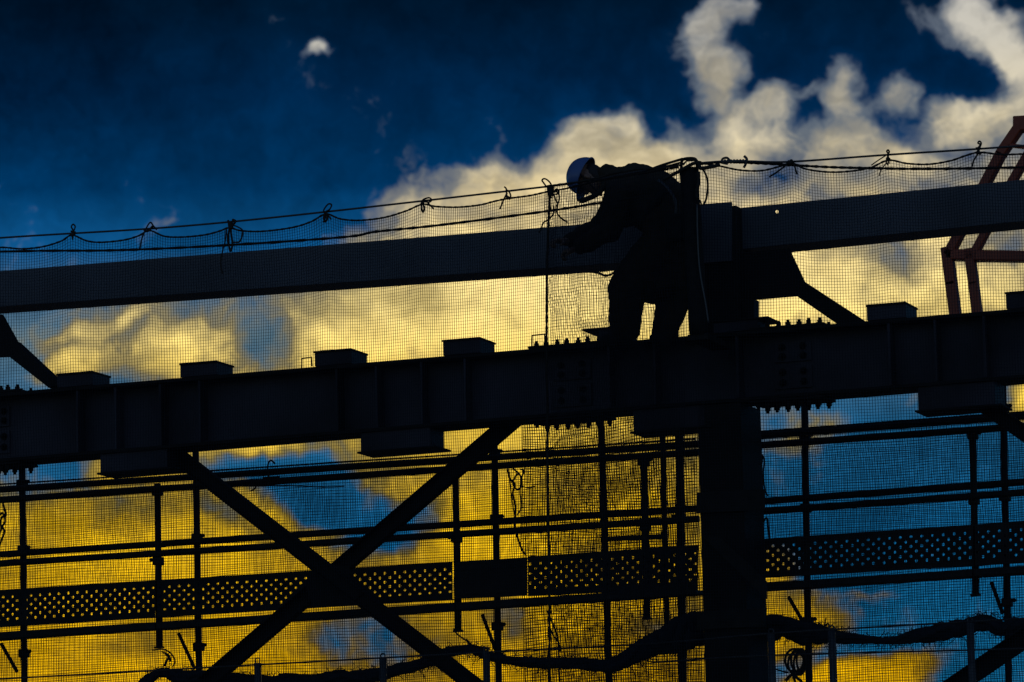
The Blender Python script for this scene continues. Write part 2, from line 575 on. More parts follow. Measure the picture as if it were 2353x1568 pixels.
    for (x0, x1, h, l, r) in ((230, 384, 44, 7, 14), (828, 988, 44, 7, 14), (1454, 1618, 48, 6, 16), (2108, 2285, 52, 6, 14)):
        stub(x0, x1, h, False, l, r, 0.26)
    # small bent bar handles on the top flange
    for pts in ([(693, 846), (694, 824), (716, 821), (717, 842)], [(1222, 800), (1223, 771), (1252, 768), (1253, 797)]):
        MB().tube(PP(pts, -0.1), 0.0055, 6).build('lifting_lug', M['beam2'], root)
    return top, bot
TOP, BOT = lower_beam()

# ------------------------------------------------------------------ upper beams, column, braces
def box_beam(name, pts, Y, depth, label, hole=None):
    """pts: top-left, top-right, bottom-right, bottom-left as seen on the front face"""
    poly = PP(pts, Y)
    mb = MB()
    if hole is None:
        mb.prism(poly, (0, depth, 0))
        return tag(mb.build(name, M['beam'], None, 0.004), label, 'beam')
    mb.prism(poly, (0, depth, 0))
    o = tag(mb.build(name, M['beam'], None, 0.004), label, 'beam')
    c = P(hole[0], hole[1], Y)
    d = ray(hole[0], hole[1])
    cut = MB().tube([c - d * 0.3, c + d * (depth + 0.4)], hole[2], 12).build('cutter', None)
    bo = o.modifiers.new('hole', 'BOOLEAN')
    bo.object = cut
    bo.solver = 'EXACT'
    dg = bpy.context.evaluated_depsgraph_get()
    me = bpy.data.meshes.new_from_object(o.evaluated_get(dg))
    o.modifiers.clear()
    o.data = me
    bpy.data.objects.remove(cut)
    return o
YU = 0.22
box_beam('upper_beam', [(-700, 679), (1606, 494), (1606, 592), (-700, 755)], YU, 0.30,
         'dark steel box beam running behind the bent worker, left of the column head')
box_beam('upper_beam', [(1689, 479), (3000, 348), (3000, 444), (1689, 575)], YU, 0.30,
         'dark steel box beam with one pinhole of light, right of the column head', (1785.5, 487, 0.011))

def column():
    root = empty('steel_column', P(1650, 1500, 0), 'thick black steel column standing below the worker and carrying the girder', 'column')
    Y0, Y1 = -0.13, 0.25
    def shaft(x0, x1, ya, yb, name, yf, d, mat='beam2'):
        a, b = P(x0, ya, yf), P(x1, ya, yf)
        z1 = P((x0 + x1) / 2, ya, yf).z
        z0 = yb if yb == 0 else P((x0 + x1) / 2, yb, yf).z
        MB().box((a.x, yf, z0), (b.x, yf + d, z1)).build(name, M[mat], root, 0.004)
    shaft(1602, 1702, BOT(1650) + 1, 0, 'column_shaft', Y0, 0.44)
    shaft(1607, 1692, 476, TOP(1650) - 2, 'column_head', 0.10, 0.32)
    # top cap, gussets that take the beams and the knee braces
    gp = PP([(1692.5, 582), (1812, 571), (1850, 652), (1832, 680), (1692.5, 692)], YU + 0.02)
    MB().prism(gp, (0, 0.03, 0)).build('gusset_plate', M['beam2'], root)
    MB().prism(PP([(1690, 690), (1732, 687), (1732, TOP(1732) - 2), (1690, TOP(1690) - 2)], 0.16), (0, 0.12, 0)).build('base_stiffener', M['beam2'], root)
    MB().prism(PP([(1603, 470), (1681, 464), (1681, 600), (1603, 606)], 0.075), (0, 0.02, 0)).build('splice_plate', M['beam'], root, 0.003)
    MB().prism(PP([(1600, 1132), (1756, 1124), (1756, 1172), (1600, 1180)], -0.16), (0, 0.028, 0)).build('stiffener_band', M['plate'], root, 0.003)
    MB().prism(PP([(1600, 1405), (1756, 1398), (1756, 1440), (1600, 1448)], -0.16), (0, 0.028, 0)).build('stiffener_band', M['plate'], root, 0.003)
    MB().prism(PP([(1612, 1232), (1760, 1376), (1760, 1336), (1652, 1232)], -0.16), (0, 0.028, 0)).build('gusset_plate', M['plate'], root)
column()

def brace(pts, Y, depth, label, name='diagonal_brace', group='diagonal steel braces'):
    """steel channel: pts four corners"""
    o = MB().prism(PP(pts, Y), (0, depth, 0)).build(name, M['beam2'], None, 0.004)
    tag(o, label, 'brace', group)
    return o
brace([(1835, 640), (1990, 741), (1925, 746), (1812, 668)], 0.18, 0.12, 'short knee brace running down to the girder from the gusset right of the worker', 'knee_brace', 'knee braces under the upper beams')
lb = brace([(30, 782), (140, 884), (112, 892), (18, 818)], 0.18, 0.12, 'short knee brace dropping to the girder at the far left edge', 'knee_brace', 'knee braces under the upper beams')
MB().prism(PP([(-60, 728), (4, 723), (47, 800), (30, 820), (-60, 822)], 0.21), (0, 0.03, 0)).build('gusset_plate', M['beam2'], lb)

def double_brace(a, b, w, Y, label, plate=None):
    """a channel brace: web plus two lips, drawn between two seen points"""
    A, B = P(a[0], a[1], Y), P(b[0], b[1], Y)
    d = (B - A).normalized()
    nrm = d.cross(Vector((0, 1, 0))).normalized() * (w / 336 / 2)
    mb = MB()
    mb.prism([A + nrm, B + nrm, B - nrm, A - nrm], (0, 0.014, 0))
    k = nrm * 0.86
    mb.prism([A + nrm, B + nrm, B + k, A + k], (0, -0.07, 0))
    mb.prism([A - nrm, B - nrm, B - k, A - k], (0, -0.07, 0))
    o = mb.build('diagonal_brace', M['beam2'], None, 0.002)
    return tag(o, label, 'brace', 'diagonal steel braces')
xb1 = double_brace((372, 1018), (1210, 1666), 36, 0.06, 'long channel brace falling from upper left to lower right below the girder')
double_brace((1188, 962), (470, 1576), 37, 0.16, 'long channel brace falling from upper right to lower left, crossing the other brace')
MB().prism(PP([(700, 1345), (745, 1296), (800, 1303), (836, 1362), (800, 1392), (720, 1392)], 0.045), (0, 0.012, 0)).build('gusset_plate', M['beam2'], xb1)
double_brace((2420, 1424), (2180, 1588), 40, 0.06, 'short length of channel brace in the lower right corner')
double_brace((2262, 932), (2440, 1055), 34, 0.06, 'short length of channel brace leaving the girder at the right edge')

# ------------------------------------------------------------------ scaffold
R_P = 0.0245
SC = []
def clamp_at(parent, x, y, Y, side=1):
    c = P(x, y, Y)
    mb = MB().box((c.x - 0.034, c.y - 0.036, c.z - 0.03), (c.x + 0.034, c.y + 0.036, c.z + 0.03))
    o = mb.build('clamp', M['pipe'], parent, 0.008)
    b = MB().tube([c + Vector((side * 0.03, -0.01, 0.012)), c + Vector((side * 0.064, -0.01, 0.012))], 0.0085, 8)
    b.tube([c + Vector((side * 0.045, -0.01, 0.012)), c + Vector((side * 0.058, -0.01, 0.012))], 0.015, 6)
    q = b.build('clamp_bolt', M['pipe'], None)
    q.parent = o
    q.matrix_parent_inverse = (parent.matrix_world).inverted()

def standard(xt, yt, xb, yb, Y, label, clamps, to_ground=True, r=R_P, twin=False, group='tall scaffold posts'):
    A, B = P(xt, yt, Y), P(xb, yb, Y)
    d = (B - A).normalized()
    end = A + d * ((A.z - 0.0) / -d.z) if to_ground else B
    root = empty('scaffold_post', end, label, 'scaffold post', group)
    MB().tube([A, end], r, 14).build('pipe', M['pipe'], root)
    if twin:
        o = Vector((0.052, 0.02, 0))
        MB().tube([A + o, end + o], r * 0.8, 14).build('pipe', M['pipe'], root)
    for (y, s) in clamps:
        t = (y - yt) / (yb - yt)
        clamp_at(root, xt + (xb - xt) * t, y, Y - 0.005, s)
    if not to_ground:
        c = B
        MB().box((c.x - 0.033, c.y - 0.02, c.z), (c.x + 0.033, c.y + 0.02, c.z + 0.012)).build('end_cap', M['pipe'], root)
    return root
YS, YF = 0.95, 0.70
tall = 'tall scaffold posts'
short = 'short scaffold guardrail posts'
standard(51, 1040, 56, 1568, YS, 'scaffold post nearest the left edge, behind the punched toe board', [(1112, 1), (1263, 1), (1502, 1)])
standard(449, 1000, 458, 1568, YS, 'scaffold post just left of the long brace falling to the right', [(1082, 1), (1236, 1), (1487, 1)])
standard(1135, 955, 1146, 1568, YS, 'scaffold post beside the tangled cord, under the girder', [(1042, 1), (1192, 1), (1440, 1)])
standard(1380, 945, 1400, 1568, YS, 'lone scaffold post midway between tangled cord and column', [])
standard(1561, 985, 1569, 1568, YS, 'scaffold post tight against the column\'s left side', [(1190, -1)], r=0.03)
standard(1848, 905, 1859, 1568, YS, 'scaffold post standing right of the column, above the rolled net', [(1005, 1), (1168, 1), (1428, 1)])
standard(2304, 870, 2318, 1568, YS, 'scaffold post nearest the right edge', [(938, 1), (1142, 1), (1385, 1)])
standard(362, 1112, 366, 1490, YF, 'short guardrail post left of centre, ending below the toe board', [(1130, 1), (1290, -1)], False, group=short)
standard(1046, 1062, 1053, 1452, YF, 'short guardrail post beside the plain dark toe board panel', [(1080, 1), (1238, -1)], False, group=short)
standard(1480, 1050, 1487, 1424, YF, 'short guardrail post left of the column, between two thin posts', [(1062, 1), (1210, -1)], False, group=short)
standard(1522, 992, 1534, 1480, YF + 0.15, 'thin short post second from the column\'s left side', [], False, r=0.02, group=short)
standard(2235, 985, 2242, 1370, YF, 'short guardrail post near the right edge', [(1000, 1), (1150, -1)], False, group=short)

def rail(pts, Y, label, r=R_P, name='scaffold_rail', group='scaffold rails'):
    o = MB().tube(PP(pts, Y), r, 14).build(name, M['pipe'])
    return tag(o, label, 'rail', group)
L0, L1, R1, R2 = -700, 1606, 1700, 3000
lin = lambda a, b, x: a[1] + (b[1] - a[1]) * (x - a[0]) / (b[0] - a[0])
def two(a, b, x0, x1): return [(x0, lin(a, b, x0)), (x1, lin(a, b, x1))]
rail(two((236, 1110), (1555, 1024), L0, L1), YS - 0.05, 'topmost rail of the scaffold left of the column')
rail(two((236, 1133), (1555, 1043), L0, L1), YF - 0.05, 'second rail down on the scaffold left of the column')
rail(two((68, 1270), (1555, 1172), L0, L1), YS - 0.05, 'third rail down on the scaffold left of the column')
rail(two((68, 1291), (1555, 1196), L0, L1), YF - 0.05, 'fourth rail down, last above the toe boards left of the column')
rail(two((1743, 1002), (2200, 968), R1, R2), YS - 0.05, 'topmost rail of the scaffold right of the column')
rail(two((1743, 1024), (2200, 991), R1, R2), YF - 0.05, 'second rail down on the scaffold right of the column')
rail(two((1770, 1151), (2353, 1108), R1, R2), YS - 0.05, 'third rail down on the scaffold right of the column')
rail(two((1770, 1174), (2353, 1132), R1, R2), YF - 0.05, 'fourth rail down, last above the toe boards right of the column')
rail([(1396, 1239), (1530, 1233)], YF + 0.05, 'very short rail stub left of the column', 0.018)

def toe_board(x0, x1, top, bot, label, holes=True):
    Y = 0.62
    a, b, c, d = P(x0, top(x0), Y), P(x1, top(x1), Y), P(x1, bot(x1), Y), P(x0, bot(x0), Y)
    mb = MB()
    if not holes:
        # plain ribbed panel
        mb.prism([a, b, c, d], (0, 0.02, 0))
        for k in range(3):
            t = (k + 0.5) / 3
            e, f = a.lerp(d, t), b.lerp(c, t)
            h = Vector((0, 0, 0.02)); y0 = Vector((0, -0.006, 0))
            mb.prism([e + y0 + h, f + y0 + h, f + y0 - h, e + y0 - h], (0, 0.0055, 0))
        o = mb.build('toe_board', M['plate'], None, 0.002)
        return tag(o, label, 'toe board', 'toe boards')
    pit = 0.0375
    n_ = max(4, int(round((b.x - a.x) / pit)))
    rows = 3
    m_ = 0.018 / 0.26
    vs, fs = [], []
    def pt(s, t):
        p = a.lerp(b, s).lerp(d.lerp(c, s), t)
        return p
    def quad(s0, s1, t0, t1):
        k = len(vs)
        vs.extend([pt(s0, t0), pt(s1, t0), pt(s1, t1), pt(s0, t1)])
        fs.append((k, k + 1, k + 2, k + 3))
    hgt = (a - d).length
    rs, rt = 0.0100 / (b.x - a.x), 0.0105 / hgt
    for i in range(n_):
        s0, s1 = i / n_, (i + 1) / n_
        sc = (s0 + s1) / 2
        span = (1 - 2 * m_) / (rows + 0.5)
        st = m_ + (span / 2 if i % 2 else 0)
        quad(s0, s1, 0, st)
        quad(s0, s1, st + rows * span, 1)
        for j in range(rows):
            t0, t1 = st + j * span, st + (j + 1) * span
            tcn = (t0 + t1) / 2
            k = len(vs)
            out = [(s0, t0), (sc, t0), (s1, t0), (s1, tcn), (s1, t1), (sc, t1), (s0, t1), (s0, tcn)]
            ang = [225, 270, 315, 0, 45, 90, 135, 180]
            vs.extend(pt(*q) for q in out)
            vs.extend(pt(sc + rs * math.cos(math.radians(g)), tcn + rt * math.sin(math.radians(g))) for g in ang)
            for q in range(8):
                q2 = (q + 1) % 8
                fs.append((k + q, k + q2, k + 8 + q2, k + 8 + q))
    mb.add(vs, fs)
    o = mb.build('toe_board', M['plate'])
    bm = bmesh.new(); bm.from_mesh(o.data)
    bmesh.ops.remove_doubles(bm, verts=bm.verts, dist=1e-5)
    bm.to_mesh(o.data); bm.free()
    sm = o.modifiers.new('thickness', 'SOLIDIFY')
    sm.thickness = 0.003
    sm.offset = 0
    # folded stiff lips along the long edges
    lm = MB()
    for (e, f, s) in ((a, b, 1), (d, c, -1)):
        h = Vector((0, 0, 0.004 * s))
        lm.prism([e, f, f + h, e + h], (0, 0.03, 0))
    lm.build('folded_edge', M['plate'], o)
    return tag(o, label, 'toe board', 'toe boards')
tl = lambda x: lin((0, 1357), (1040, 1292), x)
bl = lambda x: lin((0, 1440), (1040, 1376), x)
tm = lambda x: lin((1040, 1292), (1600, 1254), x)
bm_ = lambda x: lin((1040, 1377), (1600, 1350), x)
tr = lambda x: lin((1765, 1239), (2353, 1199), x)
br_ = lambda x: lin((1765, 1326), (2353, 1292), x)
toe_board(-700, 357, tl, bl, 'punched toe board running out of the left edge of the scaffold')
toe_board(362, 1040, tl, bl, 'long punched toe board behind the crossing of the two diagonal braces')
toe_board(1044, 1210, tm, bm_, 'plain dark toe board panel without holes', False)
toe_board(1213, 1604, tm, bm_, 'punched toe board between the plain panel and the column')
toe_board(1722, 2236, tr, br_, 'punched toe board just right of the column')
toe_board(2240, 3000, tr, br_, 'punched toe board running out of the right edge of the scaffold')

def deck(x0, x1, label):
    fn = lambda x: lin((101, 1446), (2237, 1308), x)
    Y = 0.60
    root = empty('scaffold_deck', P(x0, fn(x0), Y), label, 'deck', 'scaffold decks')
    h = 16
    MB().prism([P(x0, fn(x0), Y), P(x1, fn(x1), Y), P(x1, fn(x1) + h, Y), P(x0, fn(x0) + h, Y)], (0, 0.035, 0)).build('side_rail', M['pipe'], root, 0.003)
    a, b = P(x0, fn(x0) + 6, Y + 0.037), P(x1, fn(x1) + 6, Y + 0.037)
    MB().prism([a, b, b - Vector((0, 0, .02)), a - Vector((0, 0, .02))], (0, 0.26, 0)).build('plank', M['plate'], root)
for x0, x1, l in ((-700, 355, 'scaffold deck edge at the far left, below the punched toe board'),
                  (358, 1044, 'long scaffold deck edge below the brace crossing'),
                  (1047, 1600, 'scaffold deck edge between the plain panel and the column'),
                  (1720, 2234, 'scaffold deck edge just right of the column'),
                  (2238, 3000, 'scaffold deck edge at the far right')):
    deck(x0, x1, l)

for (a, b, l) in (((2, 1478), (40, 1545), 'short deck bracket strut at the far left post'),
                  ((410, 1455), (448, 1538), 'short deck bracket strut left of the crossing braces'),
                  ((1108, 1412), (1142, 1502), 'short deck bracket strut under the plain toe board panel'),
                  ((1812, 1372), (1850, 1438), 'short deck bracket strut right of the column'),
                  ((2278, 1338), (2304, 1410), 'short deck bracket strut near the right edge')):
    A, B = P(a[0], a[1], YS - 0.12), P(b[0], b[1], YS - 0.03)
    o = MB().tube([A, B], 0.0135, 10).build('bracket_strut', M['pipe'])
    tag(o, l, 'strut', 'deck bracket struts')

# near guardrail stanchions along the bottom edge
for (x, y, l) in ((592, 1524, 'stanchion at the bottom edge left of centre, under the thin cable'),
                  (880, 1514, 'stanchion at the bottom edge below the grey cloud'),
                  (1117, 1500, 'stanchion at the bottom edge, by the foot of the long brace'),
                  (1772, 1458, 'grey stanchion beside the column at the bottom edge'),
                  (1911, 1450, 'grey stanchion right of the hanging cord coil'),
                  (2229, 1432, 'grey stanchion in the lower right, left of the short brace')):
    A = P(x, y, -0.45)
    root = empty('stanchion', (A.x, A.y, A.z - 1.1), l, 'stanchion', 'stanchions along the bottom edge')
    MB().tube([A - Vector((0, 0, 1.1)), A], 0.0245, 16).build('pipe', M['zinc'], root)
    MB().tube(spline([A + Vector((-.012, 0, -.004)), A + Vector((-.014, 0, .03)), A + Vector((.014, 0, .03)), A + Vector((.012, 0, -.004))], 4), 0.005, 6).build('cable_eye', M['zinc'], root)

def cord(name, pts, Y, r, label, cat, mat='rope', group=None, n=8, twist=None, sides=8):
    o = MB().tube(spline(PP(pts, Y), n), r, sides, twist=twist).build(name, M[mat])
    return tag(o, label, cat, group)
YC = -0.45
cord('cable', [(-700, 1600), (68, 1557), (790, 1517), (1117, 1499), (1500, 1479), (1772, 1456), (2068, 1438), (3000, 1385)], YC, 0.0062, 'thin guard cable threaded along the tops of the bottom stanchions', 'cable', 'wire')
cord('cable', [(1500, 1522), (1781, 1506), (2271, 1493), (3000, 1472)], YC, 0.006, 'thin lower guard cable in the bottom right corner', 'cable', 'wire')

# rolled nets tied along the bottom
def bundle(pts, Y, label):
    ctr = spline([P(x, y, Y) for x, y, r in pts], 14)
    rads = spline([Vector((r, 0, 0)) for x, y, r in pts], 14)
    mb = MB()
    n, sides = len(ctr), 9
    ns = 9
    for k in range(ns):
        ph, fq = random.uniform(0, 6.28), random.choice((-1, 1)) * random.uniform(0.05, 0.16)
        pts, rr = [], []
        for i, c in enumerate(ctr):
            t = (ctr[min(i + 1, n - 1)] - ctr[max(i - 1, 0)]).normalized()
            u = t.cross(Vector((0, 1, 0))).normalized()
            w = t.cross(u)
            q = max(0.013, 1.05 * rads[i].x / 336)
            a = ph + fq * i + 1.6 * noise.noise(c * 3 + Vector((k * 9, 0, 0)))
            off = q * (0.25 + 0.75 * (0.5 + 0.5 * noise.noise(c * 5 + Vector((0, k * 7, 0))))) * (0.75 if k else 0)
            pts.append(c + (u * math.cos(a) + w * math.sin(a)) * off)
            rr.append(q * (0.62 if k == 0 else 0.36) * (1 + 0.55 * noise.noise(c * 11 + Vector((0, 0, k * 5))) + 0.3 * noise.noise(c * 34 + Vector((k * 3, 0, 0)))))
        mb.tube(pts, rr, sides)
    # loose threads that stick out of the roll
    for _ in range(int(n * 2.6)):
        i = random.randrange(1, n - 1)
        a = random.uniform(0, 6.28)
        d = Vector((0, math.cos(a) * 0.4, math.sin(a))) + Vector((random.uniform(-.8, .8), 0, 0))
        q = rads[i].x / 336 * 0.85
        p0 = ctr[i] + d.normalized() * q
        ln = random.uniform(0.015, 0.05)
        p2 = p0 + d.normalized() * ln + Vector((random.uniform(-.03, .03), 0, -ln * random.uniform(0, .5)))
        mb.tube(spline([p0, (p0 + p2) / 2 + Vector((random.uniform(-.02, .02), 0, random.uniform(0, .02))), p2], 3), 0.0022, 4)
    o = mb.build('bundled_net', M['net'])
    return tag(o, label, 'net', 'rolled up nets along the bottom edge')
bundle([(318, 1590, 16), (345, 1562, 18), (372, 1546, 12), (420, 1556, 20), (480, 1556, 18), (545, 1562, 16), (640, 1566, 16), (790, 1557, 18), (880, 1548, 17), (985, 1522, 16), (1020, 1504, 16), (1075, 1494, 12), (1124, 1508, 14),
        (1200, 1521, 15), (1300, 1524, 16), (1402, 1529, 18), (1480, 1492, 30), (1535, 1472, 34), (1570, 1456, 40), (1604, 1446, 44)], 0.4, 'dark net rolled and slung along the bottom, left of the column')
bundle([(1700, 1440, 32), (1765, 1441, 32), (1830, 1452, 28), (1880, 1458, 26), (1933, 1464, 18), (2036, 1472, 9), (2100, 1464, 19), (2200, 1448, 22), (2258, 1432, 20), (2300, 1440, 24), (2353, 1444, 28), (2500, 1440, 26)], 0.4,
       'dark net rolled and slung along the bottom, right of the column')

# ------------------------------------------------------------------ crane frame behind
def crane():
    Y = 7.0
    def Q(x, y, dy=0.0): return P(x, y, Y + dy)
    root = empty('crane_frame', Q(2250, 715), 'orange steel crane frame with two cranked legs, far behind the beam at the right edge', 'crane')
    def bar(pts, w, d, name):
        c = [Q(x, y) for x, y in pts]
        for i in range(len(c) - 1):
            A, B = c[i], c[i + 1]
            t = (B - A).normalized()
            nrm = t.cross(Vector((0, 1, 0))).normalized() * (w / 2)
            e = t * (w * 0.22)
            mb = MB().prism([A + nrm - e, B + nrm + e, B - nrm + e, A - nrm - e], (0, d - 0.004 * i, 0))
            mb.build(name, M['orange'], root, 0.01)
    k = 1.0 / 336 * 1.22
    bar([(2345, 280), (2296, 352), (2248, 444), (2176, 583)], 22 * k, 0.12, 'leg')
    bar([(2172, 572), (2182, 650), (2194, 740)], 24 * k, 0.12, 'leg')
    bar([(2372, 330), (2318, 424), (2230, 592)], 18 * k, 0.10, 'leg')
    bar([(2224, 575), (2234, 650), (2245, 740)], 22 * k, 0.10, 'leg')
    bar([(2334, 283), (2460, 276)], 34 * k, 0.16, 'boom')
    bar([(2176, 583), (2240, 586), (2470, 590)], 24 * k, 0.14, 'cross_beam')
    bar([(2316, 333), (2470, 352)], 9 * k, 0.05, 'tie_bar')
crane()

# ------------------------------------------------------------------ net post and ropes
YN = -0.70
def net_post():
    A, B = P(1583, 388, YN + 0.06), P(1606, TOP(1606) - 2, YN + 0.06)
    root = empty('net_post', B, 'thick dark post wrapped in net, rising just right of the worker\'s back', 'post')
    pts = [B.lerp(A, i / 10) for i in range(11)]
    MB().tube(pts, [0.062 + 0.004 * math.sin(i * 2.1) for i in range(11)], 18).build('shaft', M['black'], root)
    arm = MB()
    c = P(1606, TOP(1606) + 6, YN + 0.06)
    arm.box((c.x - 0.07, c.y - 0.03, c.z - 0.02), (c.x + 0.07, -0.152, c.z + 0.02))
    arm.build('foot_bracket', M['plate'], root, 0.004)
    lp = spline(PP([(1566, 392), (1566, 374), (1572, 366), (1594, 365), (1601, 373), (1602, 392)], YN + 0.03), 6)
    MB().tube(lp, 0.011, 8).build('top_loop', M['black'], root)
    st = spline(PP([(1602, 470), (1603, 540), (1608, 620), (1622, 700), (1628, 742)], YN - 0.01), 6)
    MB().tube(st, 0.006, 6).build('strap', M['reflect'], root)
net_post()

TW = (0.28, 1.1)
cord('wire_rope', [(-700, 595), (0, 547), (500, 513), (1241, 431), (1302, 422), (1378, 412), (1484, 392), (1561, 376)], YN, 0.0068, 'taut top wire of the net running left from the post across the worker', 'wire rope', 'wire', 'taut top wires', 16)
cord('wire_rope', [(1604, 377), (1596, 376), (1664, 371), (1722, 371), (1817, 372), (2041, 356), (2353, 335), (3000, 283)], YN, 0.0068, 'taut top wire of the net running right from the post', 'wire rope', 'wire', 'taut top wires', 16)
midl = zoom([(-450, 372), (0, 355), (800, 345), (1560, 310), (2353, 255)], .3359, 0, 459.5) + zoom([(250, 547), (700, 500), (1430, 405), (1780, 350), (2050, 312)], .3359, 781, 349)
cord('rope', [(-700, 600)] + midl[1:], YN + 0.03, 0.0085, 'thick rope under the top wire, left of the worker', 'rope', group='thick net ropes', n=14, twist=TW)
midr = zoom([(130, 412), (300, 398), (460, 403), (700, 415), (1000, 432), (1300, 440), (1700, 445), (2353, 435), (2800, 424), (4300, 390)], .3359, 1562, 239)
cord('rope', midr, YN + 0.03, 0.0085, 'thick rope under the top wire, right of the post', 'rope', group='thick net ropes', n=14, twist=TW)
cord('seam_cord', [(1264, 425), (1261, 500), (1257, 620), (1256, 780), (1258, 960), (1259, 1150), (1262, 1300), (1263, 1580)], YN - 0.012, 0.0085, 'vertical seam cord hanging down where two nets meet, beside the worker\'s hand', 'cord', twist=TW, n=20)

def shackle():
    A, B = P(1657, 372, YN - 0.01), P(1716, 371, YN - 0.01)
    root = empty('turnbuckle', A, 'small hooked tensioner on the wire just right of the post', 'tensioner')
    pts = [A.lerp(B, i / 24) for i in range(25)]
    MB().tube(pts, [0.013 + 0.004 * math.sin(i * 2.2) for i in range(25)], 8).build('screw_body', M['wire'], root)
    MB().tube(spline(PP([(1672, 377), (1660, 374), (1660, 366), (1670, 363), (1678, 370)], YN - 0.012), 6), 0.008, 8).build('hook', M['wire'], root)
    MB().tube(spline(PP([(1710, 359), (1716, 366), (1714, 376), (1709, 386)], YN - 0.012), 6), 0.009, 8).build('end_hook', M['wire'], root)
shackle()

# ------------------------------------------------------------------ nets
def thread_mesh(arrs):
    """arrs: list of (threads, points, 3) arrays with the two side axes"""
    V, Fc = [], []
    base = 0
    for (A, u, w, r) in arrs:
        nt, npt, _ = A.shape
        offs = np.array([u * 1.0, -0.5 * u + 0.866 * w, -0.5 * u - 0.866 * w]) * r
        vv = (A[:, :, None, :] + offs[None, None, :, :]).reshape(-1, 3)
        idx = np.arange(nt * npt * 3).reshape(nt, npt, 3) + base
        for k in range(3):
            k2 = (k + 1) % 3
            q = np.stack([idx[:, :-1, k], idx[:, :-1, k2], idx[:, 1:, k2], idx[:, 1:, k]], -1).reshape(-1, 4)
            Fc.append(q)
        V.append(vv)
        base += nt * npt * 3
    return np.concatenate(V), np.concatenate(Fc)

def np_mesh(name, V, Fq):
    me = bpy.data.meshes.new(name)
    me.vertices.add(len(V))
    me.vertices.foreach_set('co', V.astype(np.float32).ravel())
    me.loops.add(Fq.size)
    me.loops.foreach_set('vertex_index', Fq.astype(np.int32).ravel())
    me.polygons.add(len(Fq))
    me.polygons.foreach_set('loop_start', np.arange(0, Fq.size, 4, dtype=np.int32))
    me.polygons.foreach_set('use_smooth', np.ones(len(Fq), bool))
    me.update(calc_edges=True)
    me.validate()
    return me

def wave(x, z, seed, fx, fz, k=4):
    rs = np.random.default_rng(seed)
    o = np.zeros_like(x)
    for _ in range(k):
        a, b, p = rs.normal(0, fx), rs.normal(0, fz), rs.uniform(0, 6.28)
        o += np.sin(a * x + b * z + p)
    return o / math.sqrt(k)

def make_net(hem, Y, depth, label, ripple, pitch=0.0215, across=0.0205, r=0.0019, rh=0.0016, slack=0.5, hem_r=0.0065):
    """across: mesh width, or a list of (seen x, mesh width) where the net is stretched unevenly"""
    pts = spline([P(x, y, Y) for x, y in hem], 10)
    X = np.array([p.x for p in pts]); Z = np.array([p.z for p in pts])
    o = np.argsort(X); X, Z = X[o], Z[o]
    if not isinstance(across, list): across = [(0, across), (2353, across)]
    ax = [P(x, 700, Y).x for x, w in across]
    aw = [w for x, w in across]
    u = [X[0]]
    while u[-1] < X[-1]: u.append(u[-1] + float(np.interp(u[-1], ax, aw)))
    ux = np.array(u[:-1])
    nu = len(ux) - 1
    rows = int(depth / pitch)
    ztop = np.interp(ux, X, Z)
    k = np.polyfit(ux, ztop, 1)
    zl = np.polyval(k, ux)
    v = np.arange(rows + 1) * pitch
    fade = np.exp(-v / slack)[None, :]
    GX = np.repeat(ux[:, None], rows + 1, 1)
    GZ = zl[:, None] + (ztop - zl)[:, None] * fade - v[None, :]
    GY = np.full_like(GX, Y)
    dx, dy, dz = ripple(GX, GZ, v[None, :] + 0 * GX)
    GX, GY, GZ = GX + dx, GY + dy, GZ + dz
    G = np.stack([GX, GY, GZ], -1)
    step = 2
    vert = G[:, ::step]
    horz = np.transpose(G, (1, 0, 2))[:, ::step]
    ex, ey, ez = np.eye(3)
    V, Fq = thread_mesh([(vert, ex, ey, r), (horz[1:], ez, ey, rh)])
    me = np_mesh('safety_net', V, Fq)
    ob = link('safety_net', me, M['net'])
    tag(ob, label, 'net', 'safety nets')
    mb = MB()
    mb.tube([Vector(G[i, 0]) for i in range(0, nu + 1)], hem_r, 6, twist=(0.25, 1.2))
    mb.build('hem_rope', M['rope'], ob)
    return G

hl = [(-700, 618), (-480, 580), (-300, 585)] + zoom([(-450, 300), (-250, 345), (0, 325), (150, 335), (300, 320), (430, 280), (500, 240), (600, 280), (700, 290), (850, 275), (950, 245), (1020, 210), (1120, 250), (1250, 255), (1400, 240), (1500, 215), (1575, 190), (1650, 210), (1800, 215), (2000, 190), (2130, 150), (2230, 97)], .3359, 0, 459.5) \
   + zoom([(0, 460), (130, 470), (300, 450), (450, 405), (560, 360), (650, 375), (800, 380), (950, 365), (1050, 340), (1150, 320), (1300, 300), (1430, 272), (1560, 250)], .3359, 781, 349) \
   + [(1380, 415), (1480, 398), (1556, 385)]
def soft(seed, ax, ay, az):
    def f(x, z, v):
        g = np.clip(v / 0.4, 0, 1)
        return (ax * wave(x, z, seed, 1.6, 2.2), ay * g * wave(x, z, seed + 1, 2.5, 1.0), az * g * wave(x, z, seed + 2, 2.0, 2.2))
    return f
make_net(hl, YN, 3.9, 'fine black safety net hung from the top wire, left of the post', soft(3, 0.008, 0.02, 0.008),
         across=[(-150, .0205), (250, .0200), (700, .0176), (980, .0156), (1600, .0160)], r=0.0019, rh=0.0012)

